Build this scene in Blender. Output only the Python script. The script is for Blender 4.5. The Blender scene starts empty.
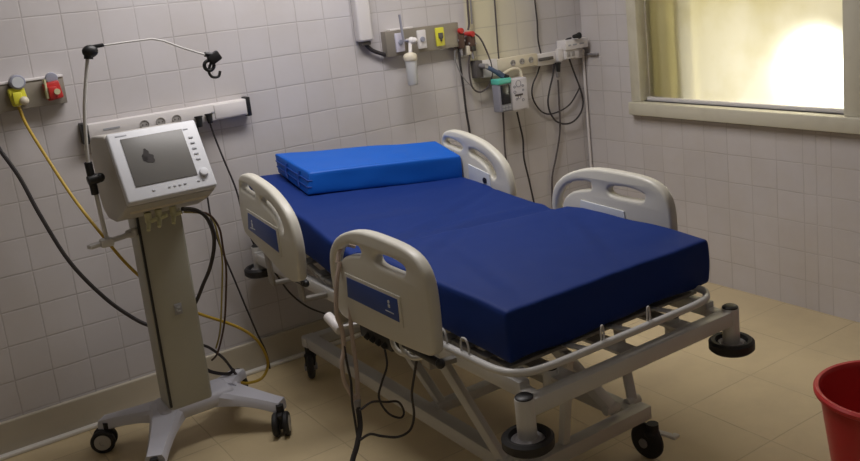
import bpy, bmesh, math, random
from mathutils import Vector, Matrix, noise
random.seed(4)
R = math.radians
PI = math.pi
C = bpy.context.scene.collection
sc = bpy.context.scene

PATHS = {
    'drop_dark': [(-0.652, -0.020, 1.686), (-0.655, -0.020, 1.542), (-0.660, -0.020, 1.374), (-0.661, -0.020, 1.250)],
    'pump_down1': [(-0.688, -0.050, 1.026), (-0.693, -0.050, 0.922), (-0.699, -0.050, 0.806), (-0.694, -0.050, 0.658), (-0.699, -0.050, 0.420)],
    'pump_down2': [(-0.580, -0.040, 1.007), (-0.567, -0.040, 0.928), (-0.554, -0.040, 0.837), (-0.559, -0.040, 0.731), (-0.536, -0.040, 0.594), (-0.509, -0.040, 0.422)],
    'long_loop': [(-0.365, -0.020, 1.660), (-0.358, -0.020, 1.511), (-0.363, -0.020, 1.395), (-0.351, -0.020, 1.295), (-0.383, -0.020, 1.211), (-0.428, -0.020, 1.147), (-0.442, -0.020, 1.090), (-0.426, -0.020, 1.034), (-0.385, -0.020, 0.979), (-0.326, -0.020, 0.951), (-0.239, -0.020, 0.955), (-0.155, -0.020, 0.984), (-0.093, -0.020, 1.042), (-0.064, -0.020, 1.081)],
    'hang_loop': [(-0.269, -0.035, 1.243), (-0.284, -0.035, 1.179), (-0.315, -0.035, 1.106), (-0.338, -0.035, 1.032), (-0.330, -0.035, 0.965), (-0.289, -0.035, 0.904), (-0.220, -0.035, 0.874), (-0.147, -0.035, 0.879), (-0.085, -0.035, 0.924), (-0.062, -0.035, 0.989), (-0.079, -0.035, 1.071), (-0.111, -0.035, 1.155), (-0.149, -0.035, 1.262), (-0.173, -0.035, 1.337), (-0.161, -0.035, 1.371), (-0.121, -0.035, 1.378)],
    'straight_down': [(-0.235, -0.020, 1.142), (-0.240, -0.020, 1.022), (-0.247, -0.020, 0.871), (-0.265, -0.020, 0.782), (-0.300, -0.020, 0.678), (-0.332, -0.020, 0.598), (-0.348, -0.020, 0.520), (-0.360, -0.020, 0.335)],
    'left_down': [(-0.903, -0.030, 1.492), (-0.930, -0.030, 1.436), (-0.935, -0.030, 1.343), (-0.930, -0.030, 1.215), (-0.927, -0.030, 1.075), (-0.919, -0.030, 0.972), (-0.914, -0.030, 0.846), (-0.921, -0.030, 0.616)],
    'red_loop': [(-0.842, -0.040, 1.496), (-0.792, -0.040, 1.457), (-0.753, -0.040, 1.375), (-0.733, -0.040, 1.305), (-0.734, -0.040, 1.238), (-0.769, -0.040, 1.181), (-0.828, -0.040, 1.161), (-0.872, -0.040, 1.190), (-0.886, -0.040, 1.248), (-0.882, -0.040, 1.336), (-0.858, -0.040, 1.421)],
    'grey_loop': [(-0.881, -0.035, 1.479), (-0.947, -0.035, 1.438), (-0.969, -0.035, 1.370), (-0.945, -0.035, 1.290), (-0.905, -0.035, 1.229), (-0.862, -0.035, 1.189)],
    'top_drop': [(-0.844, -0.030, 1.703), (-0.847, -0.030, 1.617), (-0.850, -0.030, 1.541), (-0.860, -0.030, 1.509)],
    'top_drop2': [(-0.823, -0.030, 1.701), (-0.827, -0.030, 1.615), (-0.830, -0.030, 1.539)],
    'pipe_black': [(-1.500, -0.025, 1.506), (-1.469, -0.025, 1.476), (-1.430, -0.025, 1.456), (-1.390, -0.025, 1.440)],
    'strip_down1': [(-2.429, -0.050, 1.282), (-2.433, -0.050, 1.232), (-2.438, -0.050, 1.139), (-2.444, -0.050, 1.046), (-2.440, -0.050, 0.926), (-2.434, -0.050, 0.756), (-2.374, -0.050, 0.487), (-2.338, -0.050, 0.329), (-2.304, -0.050, 0.189), (-2.277, -0.050, 0.090), (-2.271, -0.050, -0.007), (-2.285, -0.050, -0.099)],
    'strip_down2': [(-2.380, -0.060, 1.284), (-2.366, -0.060, 1.197), (-2.338, -0.060, 1.073), (-2.303, -0.060, 0.926), (-2.289, -0.060, 0.796), (-2.264, -0.060, 0.666), (-2.227, -0.060, 0.575), (-2.170, -0.060, 0.468), (-2.113, -0.060, 0.353), (-2.030, -0.060, 0.254), (-1.923, -0.060, 0.178)],
    'black_hose_left': [(-3.273, -0.120, 1.355), (-3.256, -0.134, 1.304), (-3.208, -0.149, 1.181), (-3.165, -0.163, 1.019), (-3.092, -0.178, 0.801), (-2.987, -0.192, 0.616), (-2.887, -0.207, 0.494), (-2.822, -0.221, 0.440), (-2.741, -0.236, 0.376), (-2.660, -0.250, 0.321)],
    'yellow_hose_a': [(-3.148, -0.060, 1.468), (-3.136, -0.080, 1.384), (-3.097, -0.130, 1.252), (-3.038, -0.240, 1.064), (-2.969, -0.340, 0.896), (-2.922, -0.380, 0.797), (-2.869, -0.400, 0.714), (-2.784, -0.400, 0.606), (-2.670, -0.380, 0.500), (-2.537, -0.380, 0.408), (-2.455, -0.380, 0.334), (-2.403, -0.360, 0.249), (-2.377, -0.330, 0.148), (-2.415, -0.330, 0.092), (-2.490, -0.350, 0.100), (-2.543, -0.380, 0.134)],
    'black_arc': [(-2.756, -0.720, 1.035), (-2.700, -0.692, 1.014), (-2.653, -0.665, 0.970), (-2.627, -0.638, 0.897), (-2.625, -0.610, 0.824), (-2.646, -0.583, 0.739), (-2.677, -0.555, 0.669), (-2.703, -0.527, 0.605), (-2.732, -0.500, 0.554)],
    'brown_a': [(-2.716, -0.680, 1.008), (-2.635, -0.639, 0.974), (-2.587, -0.598, 0.897), (-2.571, -0.556, 0.800), (-2.558, -0.515, 0.701), (-2.564, -0.474, 0.573), (-2.580, -0.433, 0.431), (-2.613, -0.391, 0.304), (-2.632, -0.350, 0.260)],
    'yellow_short': [(-2.745, -0.700, 1.017), (-2.670, -0.651, 0.988), (-2.611, -0.603, 0.946), (-2.583, -0.554, 0.854), (-2.565, -0.506, 0.745), (-2.572, -0.457, 0.594), (-2.593, -0.409, 0.405), (-2.609, -0.360, 0.312)],
    'black_low': [(-2.706, -0.400, 0.375), (-2.650, -0.385, 0.338), (-2.592, -0.370, 0.267), (-2.556, -0.355, 0.198), (-2.520, -0.340, 0.122)],
    'black_low2': [(-2.690, -0.360, 0.255), (-2.642, -0.353, 0.208), (-2.571, -0.347, 0.172), (-2.539, -0.340, 0.182)],
    'cord_a': [(-2.440, -1.370, 0.871), (-2.463, -1.376, 0.814), (-2.479, -1.381, 0.747), (-2.486, -1.387, 0.692), (-2.477, -1.392, 0.639), (-2.483, -1.398, 0.568), (-2.499, -1.403, 0.530), (-2.503, -1.409, 0.466), (-2.489, -1.414, 0.418), (-2.474, -1.420, 0.376)],
    'cord_b': [(-2.431, -1.360, 0.867), (-2.429, -1.370, 0.784), (-2.429, -1.380, 0.713), (-2.440, -1.390, 0.645), (-2.446, -1.400, 0.556), (-2.452, -1.410, 0.467), (-2.467, -1.420, 0.373)],
    'mains': [(-2.471, -1.420, 0.375), (-2.483, -1.447, 0.302), (-2.517, -1.473, 0.249), (-2.561, -1.500, 0.183)],
    'mains_side': [(-2.481, -1.400, 0.586), (-2.484, -1.411, 0.527), (-2.484, -1.422, 0.456), (-2.495, -1.433, 0.388), (-2.499, -1.444, 0.325), (-2.503, -1.455, 0.255)],
    'box_cable_a': [(-2.379, -1.500, 0.578), (-2.377, -1.500, 0.507), (-2.405, -1.500, 0.453), (-2.424, -1.500, 0.400), (-2.397, -1.500, 0.334), (-2.352, -1.500, 0.298), (-2.334, -1.500, 0.314), (-2.352, -1.500, 0.359), (-2.399, -1.500, 0.376), (-2.452, -1.500, 0.396), (-2.501, -1.500, 0.384)],
    'box_cable_b': [(-2.342, -1.650, 0.560), (-2.351, -1.631, 0.492), (-2.356, -1.612, 0.425), (-2.347, -1.594, 0.341), (-2.359, -1.575, 0.283), (-2.399, -1.556, 0.265), (-2.450, -1.538, 0.281), (-2.485, -1.519, 0.295), (-2.516, -1.500, 0.278)],
    'arm_pole': [(-3.021, -0.620, 0.948), (-3.027, -0.620, 1.059), (-3.027, -0.620, 1.156)],
}


PATHS['black_hose_left'] = [(-3.40, -.06, 1.44), (-3.36, -.10, 1.42)]+PATHS['black_hose_left']
PATHS['mains'] += [(-2.60, -1.60, .06), (-2.58, -1.72, .012), (-2.45, -1.85, .012)]
# ---------------------------------------------------------------- materials
def mat(name, col, rough=.5, metal=0, var=.0, vscale=6, bump=0, bscale=60, spec=None, coat=0, dirt=None, dscale=3, damt=.5):
    m = bpy.data.materials.new(name); m.use_nodes = True
    nt = m.node_tree; N = nt.nodes; L = nt.links
    b = N['Principled BSDF']
    b.inputs['Base Color'].default_value = (*col, 1)
    b.inputs['Roughness'].default_value = rough
    b.inputs['Metallic'].default_value = metal
    if spec is not None: b.inputs['Specular IOR Level'].default_value = spec
    if coat: b.inputs['Coat Weight'].default_value = coat
    tc = N.new('ShaderNodeTexCoord')
    nz = N.new('ShaderNodeTexNoise'); nz.inputs['Scale'].default_value = vscale; nz.inputs['Detail'].default_value = 5
    L.new(tc.outputs['Object'], nz.inputs['Vector'])
    mx = N.new('ShaderNodeMix'); mx.data_type = 'RGBA'
    d = dirt if dirt else tuple(c*(1-max(var, .04)) for c in col)
    mx.inputs['A'].default_value = (*col, 1); mx.inputs['B'].default_value = (*d, 1)
    if dirt:
        mr = N.new('ShaderNodeMapRange'); mr.inputs['From Min'].default_value = .5; mr.inputs['From Max'].default_value = .75
        mr.inputs['To Max'].default_value = damt
        L.new(nz.outputs['Fac'], mr.inputs['Value']); L.new(mr.outputs['Result'], mx.inputs['Factor'])
    else:
        L.new(nz.outputs['Fac'], mx.inputs['Factor'])
    L.new(mx.outputs['Result'], b.inputs['Base Color'])
    if bump:
        n2 = N.new('ShaderNodeTexNoise'); n2.inputs['Scale'].default_value = bscale
        L.new(tc.outputs['Object'], n2.inputs['Vector'])
        bp = N.new('ShaderNodeBump'); bp.inputs['Strength'].default_value = bump; bp.inputs['Distance'].default_value = .004
        L.new(n2.outputs['Fac'], bp.inputs['Height']); L.new(bp.outputs['Normal'], b.inputs['Normal'])
    return m

def grid_mat(name, col, grout, su, sv, ou, ov, axis, width, rough, extra=None, blotch=None, groutamt=1.0, tilevar=.06, seams=(), stain=None, stainamt=.0):
    """square tiling in world metres on a wall or floor; axis picks the two coordinates"""
    m = bpy.data.materials.new(name); m.use_nodes = True
    nt = m.node_tree; N = nt.nodes; L = nt.links; b = N['Principled BSDF']
    geo = N.new('ShaderNodeNewGeometry'); sep = N.new('ShaderNodeSeparateXYZ'); L.new(geo.outputs['Position'], sep.inputs[0])
    def math_(op, a, bb=None, c=None, clamp=False):
        n = N.new('ShaderNodeMath'); n.operation = op; n.use_clamp = clamp
        for i, v in enumerate((a, bb, c)):
            if v is None: continue
            if isinstance(v, (int, float)): n.inputs[i].default_value = v
            else: L.new(v, n.inputs[i])
        return n.outputs[0]
    wob = N.new('ShaderNodeTexNoise'); wob.inputs['Scale'].default_value = 5; L.new(geo.outputs['Position'], wob.inputs['Vector'])
    wv = math_('MULTIPLY', math_('SUBTRACT', wob.outputs['Fac'], .5), .008)
    cu = math_('ADD', sep.outputs[axis[0]], wv); cv = math_('ADD', sep.outputs[axis[1]], wv)
    def line(c, s, o):
        t = math_('DIVIDE', math_('SUBTRACT', c, o), s)
        f = math_('FRACT', t)
        d = math_('MULTIPLY', math_('MINIMUM', f, math_('SUBTRACT', 1.0, f)), s)
        g = math_('SUBTRACT', 1.0, math_('DIVIDE', d, width), clamp=True)
        return g, math_('FLOOR', t)
    gu, iu = line(cu, su, ou); gv, iv = line(cv, sv, ov)
    g = math_('MAXIMUM', gu, gv)
    for (axis_i, pos, w) in seams:
        d = math_('ABSOLUTE', math_('SUBTRACT', cu if axis_i == 0 else cv, pos))
        g = math_('MAXIMUM', g, math_('SUBTRACT', 1.0, math_('DIVIDE', d, w), clamp=True))
    # uneven grout strength
    gn = N.new('ShaderNodeTexNoise'); gn.inputs['Scale'].default_value = 3.3; gn.inputs['Detail'].default_value = 3
    L.new(geo.outputs['Position'], gn.inputs['Vector'])
    gs = N.new('ShaderNodeMapRange'); gs.inputs['From Min'].default_value = .35; gs.inputs['From Max'].default_value = .65
    gs.inputs['To Min'].default_value = .35; gs.inputs['To Max'].default_value = 1
    L.new(gn.outputs['Fac'], gs.inputs['Value'])
    gm = math_('MULTIPLY', math_('MULTIPLY', g, gs.outputs['Result']), groutamt)
    comb = N.new('ShaderNodeCombineXYZ'); L.new(iu, comb.inputs[0]); L.new(iv, comb.inputs[1])
    wn = N.new('ShaderNodeTexWhiteNoise'); L.new(comb.outputs[0], wn.inputs['Vector'])
    base = N.new('ShaderNodeMix'); base.data_type = 'RGBA'
    base.inputs['A'].default_value = (*[c*(1-tilevar) for c in col], 1)
    base.inputs['B'].default_value = (*[min(1, c*(1+tilevar)) for c in col], 1)
    L.new(wn.outputs['Value'], base.inputs['Factor'])
    cur = base.outputs['Result']
    if stain:
        sn = N.new('ShaderNodeTexNoise'); sn.inputs['Scale'].default_value = 2.2; sn.inputs['Detail'].default_value = 6; sn.inputs['Roughness'].default_value = .65
        L.new(geo.outputs['Position'], sn.inputs['Vector'])
        mr = N.new('ShaderNodeMapRange'); mr.inputs['From Min'].default_value = .42; mr.inputs['From Max'].default_value = .72; mr.inputs['To Max'].default_value = stainamt
        L.new(sn.outputs['Fac'], mr.inputs['Value'])
        mx = N.new('ShaderNodeMix'); mx.data_type = 'RGBA'; L.new(mr.outputs['Result'], mx.inputs['Factor'])
        L.new(cur, mx.inputs['A']); mx.inputs['B'].default_value = (*stain, 1); cur = mx.outputs['Result']
    if extra:   # a tinted patch mixed over the tiles, soft at its edges: (u0,u1,v0,v1,colour,soft)
        for (u0, u1, v0, v1, colr, s0, s1) in extra:
            a = math_('DIVIDE', math_('SUBTRACT', sep.outputs[axis[0]], u0), s0, clamp=True)
            bb = math_('DIVIDE', math_('SUBTRACT', u1, sep.outputs[axis[0]]), s1, clamp=True)
            c2 = math_('DIVIDE', math_('SUBTRACT', sep.outputs[axis[1]], v0), .3, clamp=True)
            f = math_('MULTIPLY', math_('MULTIPLY', a, bb), c2)
            mx = N.new('ShaderNodeMix'); mx.data_type = 'RGBA'; L.new(f, mx.inputs['Factor'])
            L.new(cur, mx.inputs['A']); mx.inputs['B'].default_value = (*colr, 1); cur = mx.outputs['Result']
    mg = N.new('ShaderNodeMix'); mg.data_type = 'RGBA'; L.new(gm, mg.inputs['Factor']); L.new(cur, mg.inputs['A']); mg.inputs['B'].default_value = (*grout, 1)
    L.new(mg.outputs['Result'], b.inputs['Base Color'])
    b.inputs['Roughness'].default_value = rough
    rr = math_('ADD', rough, math_('MULTIPLY', gm, .4), clamp=True); L.new(rr, b.inputs['Roughness'])
    bp = N.new('ShaderNodeBump'); bp.inputs['Strength'].default_value = .35; bp.inputs['Distance'].default_value = .003
    L.new(math_('SUBTRACT', 1.0, g), bp.inputs['Height']); L.new(bp.outputs['Normal'], b.inputs['Normal'])
    return m

M = {}
M['wall_a'] = grid_mat('tile_back_wall', (.54, .515, .52), (.33, .30, .29), .151, .15, -3.063, .008, ('X', 'Z'), .0045, .32,
                       extra=[(-.86, -.30, 1.0, 3.2, (.62, .575, .42), .02, .4)], tilevar=.03, groutamt=.8, stain=(.47, .43, .40), stainamt=.5)
M['wall_b'] = grid_mat('tile_right_wall', (.58, .55, .55), (.36, .325, .31), .151, .15, -.755, -.004, ('Y', 'Z'), .0045, .32, tilevar=.03, groutamt=.7,
                       seams=[(0, -1.582, .006)], stain=(.50, .45, .40), stainamt=.5)
M['wall_plain'] = mat('painted_wall', (.42, .40, .37), .7, var=.05, vscale=2)
M['ceiling'] = mat('ceiling_paint', (.75, .73, .70), .8, var=.04, vscale=2)
M['floor'] = grid_mat('vinyl_floor', (.64, .52, .315), (.33, .26, .16), .39, .39, -.01, -1.385, ('X', 'Y'), .004, .38, groutamt=.75, tilevar=.025,
                      stain=(.51, .41, .25), stainamt=.7)
M['skirt'] = mat('terrazzo_skirting', (.50, .45, .36), .5, var=.15, vscale=9)
M['bead'] = mat('pale_bead', (.78, .75, .70), .45, var=.1, vscale=10)
M['cream'] = mat('cream_gloss_paint', (.60, .57, .46), .38, var=.06, vscale=7, bump=.08, bscale=30, dirt=(.38, .33, .24), damt=.35)
M['shade_grime'] = mat('dark_shade_grime', (.16, .13, .09), .9)
M['steel'] = mat('brushed_steel', (.30, .27, .225), .42, metal=.35, var=.1, vscale=12)
M['plastic_white'] = mat('white_plastic', (.70, .67, .66), .4, var=.03)
M['plastic_cream'] = mat('cream_plastic', (.66, .60, .47), .42, var=.05)
M['black'] = mat('black_plastic', (.012, .012, .013), .45)
M['rubber'] = mat('black_rubber', (.014, .013, .014), .6, var=.1)
M['rail'] = mat('bed_rail_plastic', (.62, .60, .525), .4, var=.04, vscale=5)
M['bluepanel'] = mat('blue_inset', (.014, .055, .27), .35, var=.05)
M['label'] = mat('pale_label', (.60, .63, .66), .4)
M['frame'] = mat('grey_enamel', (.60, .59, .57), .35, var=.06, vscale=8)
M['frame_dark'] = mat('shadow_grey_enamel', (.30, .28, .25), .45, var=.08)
M['hub'] = mat('grey_hub', (.30, .29, .30), .35, metal=.3)
M['navy'] = mat('navy_vinyl_cover', (.008, .029, .165), .62, spec=.15, var=.12, vscale=4, bump=.15, bscale=14)
M['bright'] = mat('bright_blue_vinyl', (.006, .105, .50), .45, spec=.25, var=.08, vscale=3, bump=.12, bscale=12)
M['piping'] = mat('dark_blue_piping', (.008, .05, .28), .5)
M['vent_body'] = mat('ventilator_housing', (.48, .46, .42), .45, var=.03)
M['bezel'] = mat('ventilator_bezel', (.62, .63, .66), .4, var=.02)
M['screen'] = mat('switched_off_screen', (.15, .145, .135), .35, var=.1, vscale=4, spec=.3)
M['dark_blotch'] = mat('screen_blotch', (.055, .05, .05), .7, spec=.1)
M['column'] = mat('trolley_column', (.42, .41, .34), .42, var=.05)
M['trolley'] = mat('trolley_base', (.56, .56, .62), .42, var=.05)
M['btn'] = mat('grey_key', (.34, .35, .38), .5)
M['tap'] = mat('cream_connector', (.55, .54, .33), .45)
M['yellow'] = mat('yellow_plastic', (.72, .68, .06), .4, var=.08)
M['hose_yellow'] = mat('yellow_hose', (.50, .33, .03), .5, var=.15)
M['hose_tan'] = mat('tan_yellow_tube', (.42, .35, .10), .5, var=.15)
M['brown'] = mat('brown_cable', (.09, .05, .035), .55)
M['redp'] = mat('red_plastic', (.50, .03, .025), .4, var=.08)
M['redbin'] = mat('red_bin_plastic', (.52, .035, .035), .34, var=.08, vscale=5)
M['dial'] = mat('grey_blue_dial', (.30, .31, .38), .3)
M['cable'] = mat('dark_cable', (.035, .03, .032), .55)
M['cable_soft'] = mat('grey_brown_cable', (.085, .07, .07), .55)
M['cord'] = mat('beige_cord', (.50, .40, .34), .55, var=.1)
M['clear'] = mat('clear_bottle_plastic', (.72, .72, .70), .3, var=.05)
M['clear'].node_tree.nodes['Principled BSDF'].inputs['Transmission Weight'].default_value = .25
M['lav'] = mat('lavender_outlet', (.55, .53, .62), .45)
M['teal'] = mat('teal_plastic', (.10, .52, .42), .4)
M['pumpblack'] = mat('pump_display', (.012, .014, .02), .2)
M['pumpgrey'] = mat('pump_grey', (.28, .28, .33), .45)
M['pumpwhite'] = mat('pump_white', (.58, .56, .60), .45)
M['clampblue'] = mat('blue_grey_clamp', (.07, .11, .20), .45)
M['slot'] = mat('socket_recess', (.10, .09, .085), .7)
M['socket'] = mat('socket_face', (.36, .34, .32), .5)

# ---------------------------------------------------------------- mesh builder
class MB:
    def __init__(s): s.bm = bmesh.new()
    def _merge(s, b2):
        me = bpy.data.meshes.new('tmp'); b2.to_mesh(me); b2.free(); s.bm.from_mesh(me); bpy.data.meshes.remove(me)
    def box(s, c, d, rot=None, bev=0, seg=2):
        b = bmesh.new(); bmesh.ops.create_cube(b, size=1)
        for v in b.verts: v.co = Vector((v.co.x*d[0], v.co.y*d[1], v.co.z*d[2]))
        if bev: bmesh.ops.bevel(b, geom=b.edges[:], offset=bev, segments=seg, profile=.5, affect='EDGES')
        Mx = Matrix.Translation(Vector(c)) @ (rot.to_4x4() if rot else Matrix.Identity(4))
        b.transform(Mx); s._merge(b); return s
    def rbox(s, x0, x1, y0, y1, z0, z1, bev=0, seg=2):
        return s.box(((x0+x1)/2, (y0+y1)/2, (z0+z1)/2), (abs(x1-x0), abs(y1-y0), abs(z1-z0)), None, bev, seg)
    def beam(s, a, b_, w, h, bev=.004, up=Vector((0, 0, 1))):
        a, b_ = Vector(a), Vector(b_); d = b_-a; L = d.length; z = d.normalized()
        x = up.cross(z)
        if x.length < 1e-4: x = Vector((1, 0, 0))
        x.normalize(); y = z.cross(x)
        rot = Matrix((x, y, z)).transposed()
        return s.box((a+b_)/2, (w, h, L), rot, bev)
    def cyl(s, a, b_, r, r2=None, n=20, bev=0):
        a, b_ = Vector(a), Vector(b_); d = b_-a
        b = bmesh.new(); bmesh.ops.create_cone(b, cap_ends=True, segments=n, radius1=r, radius2=r if r2 is None else r2, depth=d.length)
        if bev:
            es = [e for e in b.edges if abs(abs(e.verts[0].co.z)-d.length/2) < 1e-6 and abs(e.verts[0].co.z-e.verts[1].co.z) < 1e-6]
            bmesh.ops.bevel(b, geom=es, offset=bev, segments=3, profile=.5, affect='EDGES')
        q = Vector((0, 0, 1)).rotation_difference(d.normalized())
        b.transform(Matrix.Translation((a+b_)/2) @ q.to_matrix().to_4x4()); s._merge(b); return s
    def sph(s, c, r, sc_=(1, 1, 1), n=16):
        b = bmesh.new(); bmesh.ops.create_uvsphere(b, u_segments=n, v_segments=n//2+2, radius=r)
        b.transform(Matrix.Translation(Vector(c)) @ Matrix.Diagonal((*sc_, 1))); s._merge(b); return s
    def torus(s, c, axis, R_, r, n=36, k=12, arc=(0, 2*PI)):
        q = Vector((0, 0, 1)).rotation_difference(Vector(axis).normalized())
        full = abs(arc[1]-arc[0]-2*PI) < 1e-4
        pts = []
        m = n if full else n+1
        for i in range(m):
            a = arc[0]+(arc[1]-arc[0])*i/n
            pts.append(Vector(c)+q @ Vector((R_*math.cos(a), R_*math.sin(a), 0)))
        return s.tube(pts, r, k, closed=full, smooth=False)
    def lathe(s, prof, c, axis=(0, 0, 1), n=32):
        """prof list of (radius, height) along axis"""
        q = Vector((0, 0, 1)).rotation_difference(Vector(axis).normalized())
        rings = []
        for r, h in prof:
            if r < 1e-6: rings.append([s.bm.verts.new(Vector(c)+q @ Vector((0, 0, h)))])
            else: rings.append([s.bm.verts.new(Vector(c)+q @ Vector((r*math.cos(2*PI*i/n), r*math.sin(2*PI*i/n), h))) for i in range(n)])
        for A_, B_ in zip(rings, rings[1:]):
            for i in range(n):
                j = (i+1) % n
                if len(A_) == 1 and len(B_) == 1: continue
                if len(A_) == 1: f = (A_[0], B_[j], B_[i])
                elif len(B_) == 1: f = (A_[i], A_[j], B_[0])
                else: f = (A_[i], A_[j], B_[j], B_[i])
                try: s.bm.faces.new(f)
                except ValueError: pass
        return s
    def tube(s, pts, r, k=8, closed=False, smooth=True, caps=True):
        P = [Vector(p) for p in pts]
        if smooth and len(P) > 2: P = catmull(P, 6, closed)
        n = len(P); rings = []; up = None
        for i, p in enumerate(P):
            if closed: t = P[(i+1) % n]-P[i-1]
            else: t = P[min(i+1, n-1)]-P[max(i-1, 0)]
            if t.length < 1e-9: t = Vector((0, 0, 1))
            t.normalize()
            if up is None:
                up = t.orthogonal().normalized()
            else:
                up = (up - t*up.dot(t))
                if up.length < 1e-6: up = t.orthogonal()
                up.normalize()
            w = t.cross(up)
            rr = r(i/(n-1)) if callable(r) else r
            rings.append([s.bm.verts.new(p+(up*math.cos(2*PI*j/k)+w*math.sin(2*PI*j/k))*rr) for j in range(k)])
        pairs = list(zip(rings, rings[1:]))
        if closed: pairs.append((rings[-1], rings[0]))
        for A_, B_ in pairs:
            for j in range(k):
                s.bm.faces.new((A_[j], A_[(j+1) % k], B_[(j+1) % k], B_[j]))
        if not closed and caps:
            s.bm.faces.new(rings[0][::-1]); s.bm.faces.new(rings[-1])
        return s
    def soft(s, size, r, n=(10, 10, 4), fn=None):
        """rounded cushion box centred on the origin; fn maps the unit position and point to a final point"""
        b = bmesh.new()
        L = [x/2 for x in size]
        def add(ax, sg):
            a1, a2 = [i for i in range(3) if i != ax]
            n1, n2 = n[a1], n[a2]
            g = []
            for i in range(n1+1):
                row = []
                for j in range(n2+1):
                    p = [0, 0, 0]; p[ax] = sg*L[ax]
                    # dense rows near the rims so that the rounding shows
                    def dist(t, Lx):
                        t = 2*t-1
                        return Lx*math.copysign(1-(1-abs(t))**1.35, t)
                    p[a1] = dist(i/n1, L[a1]); p[a2] = dist(j/n2, L[a2])
                    row.append(b.verts.new(p))
                g.append(row)
            for i in range(n1):
                for j in range(n2):
                    q = [g[i][j], g[i+1][j], g[i+1][j+1], g[i][j+1]]
                    flip = (sg < 0) ^ (ax == 1)
                    b.faces.new(q[::-1] if flip else q)
        for ax in range(3):
            for sg in (-1, 1): add(ax, sg)
        bmesh.ops.remove_doubles(b, verts=b.verts[:], dist=1e-5)
        for v in b.verts:
            inner = Vector([max(-(L[i]-r), min(L[i]-r, v.co[i])) for i in range(3)])
            d = v.co-inner
            if d.length > 1e-9: v.co = inner+d.normalized()*r
            if fn: v.co = fn(v.co.copy())
        bmesh.ops.recalc_face_normals(b, faces=b.faces[:])
        s._merge(b); return s
    def prism(s, poly, fn, t, bev=0.004, holes=()):
        """flat outline (u,v) with holes given real thickness t, rounded rims; fn(u,v,w) places it"""
        cu = bpy.data.curves.new('c', 'CURVE'); cu.dimensions = '2D'; cu.fill_mode = 'BOTH'
        cu.extrude = max(t/2-bev, .0005); cu.bevel_depth = bev; cu.bevel_resolution = 2; cu.offset = -bev
        for pl in [poly]+list(holes):
            sp = cu.splines.new('POLY'); sp.points.add(len(pl)-1); sp.use_cyclic_u = True
            for i, (u, v) in enumerate(pl): sp.points[i].co = (u, v, 0, 1)
        o = bpy.data.objects.new('c', cu); C.objects.link(o)
        dg = bpy.context.evaluated_depsgraph_get(); dg.update()
        me = bpy.data.meshes.new_from_object(o.evaluated_get(dg))
        b = bmesh.new(); b.from_mesh(me)
        bmesh.ops.remove_doubles(b, verts=b.verts[:], dist=1e-5)
        for v in b.verts: v.co = Vector(fn(v.co.x, v.co.y, v.co.z))
        bmesh.ops.recalc_face_normals(b, faces=b.faces[:])
        bpy.data.objects.remove(o); bpy.data.curves.remove(cu); bpy.data.meshes.remove(me)
        s._merge(b); return s

def catmull(P, k, closed=False):
    out = []; n = len(P)
    rng = range(n if closed else n-1)
    for i in rng:
        if closed: p0, p1, p2, p3 = P[i-1], P[i], P[(i+1) % n], P[(i+2) % n]
        else: p0, p1, p2, p3 = P[max(i-1, 0)], P[i], P[i+1], P[min(i+2, n-1)]
        for j in range(k):
            t = j/k
            out.append(.5*((2*p1)+(p2-p0)*t+(2*p0-5*p1+4*p2-p3)*t*t+(3*p1-p0-3*p2+p3)*t**3))
    if not closed: out.append(P[-1])
    return out
def smooth2(pl, k=3):
    return [(p.x, p.y) for p in catmull([Vector((u, v, 0)) for u, v in pl], k, True)]

WORLD = {}
def wloc(o): return WORLD.get(o.name, Vector((0, 0, 0)))
def obj(name, mb, material, parent=None, origin=None, smooth=True):
    bm = mb.bm
    lo = Vector([min(v.co[i] for v in bm.verts) for i in range(3)]); hi = Vector([max(v.co[i] for v in bm.verts) for i in range(3)])
    org = Vector(origin) if origin else Vector(((lo.x+hi.x)/2, (lo.y+hi.y)/2, lo.z))
    for v in bm.verts: v.co -= org
    me = bpy.data.meshes.new(name); bm.to_mesh(me); bm.free()
    me.materials.append(M[material] if isinstance(material, str) else material)
    if smooth:
        for p in me.polygons: p.use_smooth = True
        try: me.set_sharp_from_angle(angle=R(38))
        except Exception: pass
    o = bpy.data.objects.new(name, me); C.objects.link(o)
    WORLD[o.name] = org
    o.location = org-(wloc(parent) if parent else Vector((0, 0, 0)))
    if parent: o.parent = parent
    return o
def tag(o, label, cat, group=None):
    o['label'] = label; o['category'] = cat
    if group: o['group'] = group
    return o
def thing(name, label, cat, loc, group=None):
    o = bpy.data.objects.new(name, None); C.objects.link(o); o.location = loc; o.empty_display_size = .1
    WORLD[o.name] = Vector(loc); return tag(o, label, cat, group)
def struct(name, mb, m, parent=None, smooth=False):
    o = obj(name, mb, m, parent, smooth=smooth)
    if not parent: o['kind'] = 'structure'
    return o

# ---------------------------------------------------------------- room
X0, Y0, H = -5.4, -5.6, 2.9
struct('floor', MB().rbox(X0, .2, Y0, .2, -.1, 0), 'floor')
struct('ceiling', MB().rbox(X0, .2, Y0, .2, H, H+.1), 'ceiling')
struct('wall_back', MB().rbox(X0, .2, 0, .2, 0, H), 'wall_a')
struct('wall_left', MB().rbox(X0-.2, X0, Y0, .2, 0, H), 'wall_plain')
struct('wall_front', MB().rbox(X0, .2, Y0-.2, Y0, 0, H), 'wall_plain')
WY0, WY1, WZ0, WZ1 = -1.79, -.455, 1.0, 2.25          # window opening in the right wall
w = MB(); w.rbox(0, .2, Y0, WY0, 0, H); w.rbox(0, .2, WY1, 0, 0, H); w.rbox(0, .2, WY0, WY1, 0, WZ0); w.rbox(0, .2, WY0, WY1, WZ1, H)
struct('wall_right', w, 'wall_b')
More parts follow.
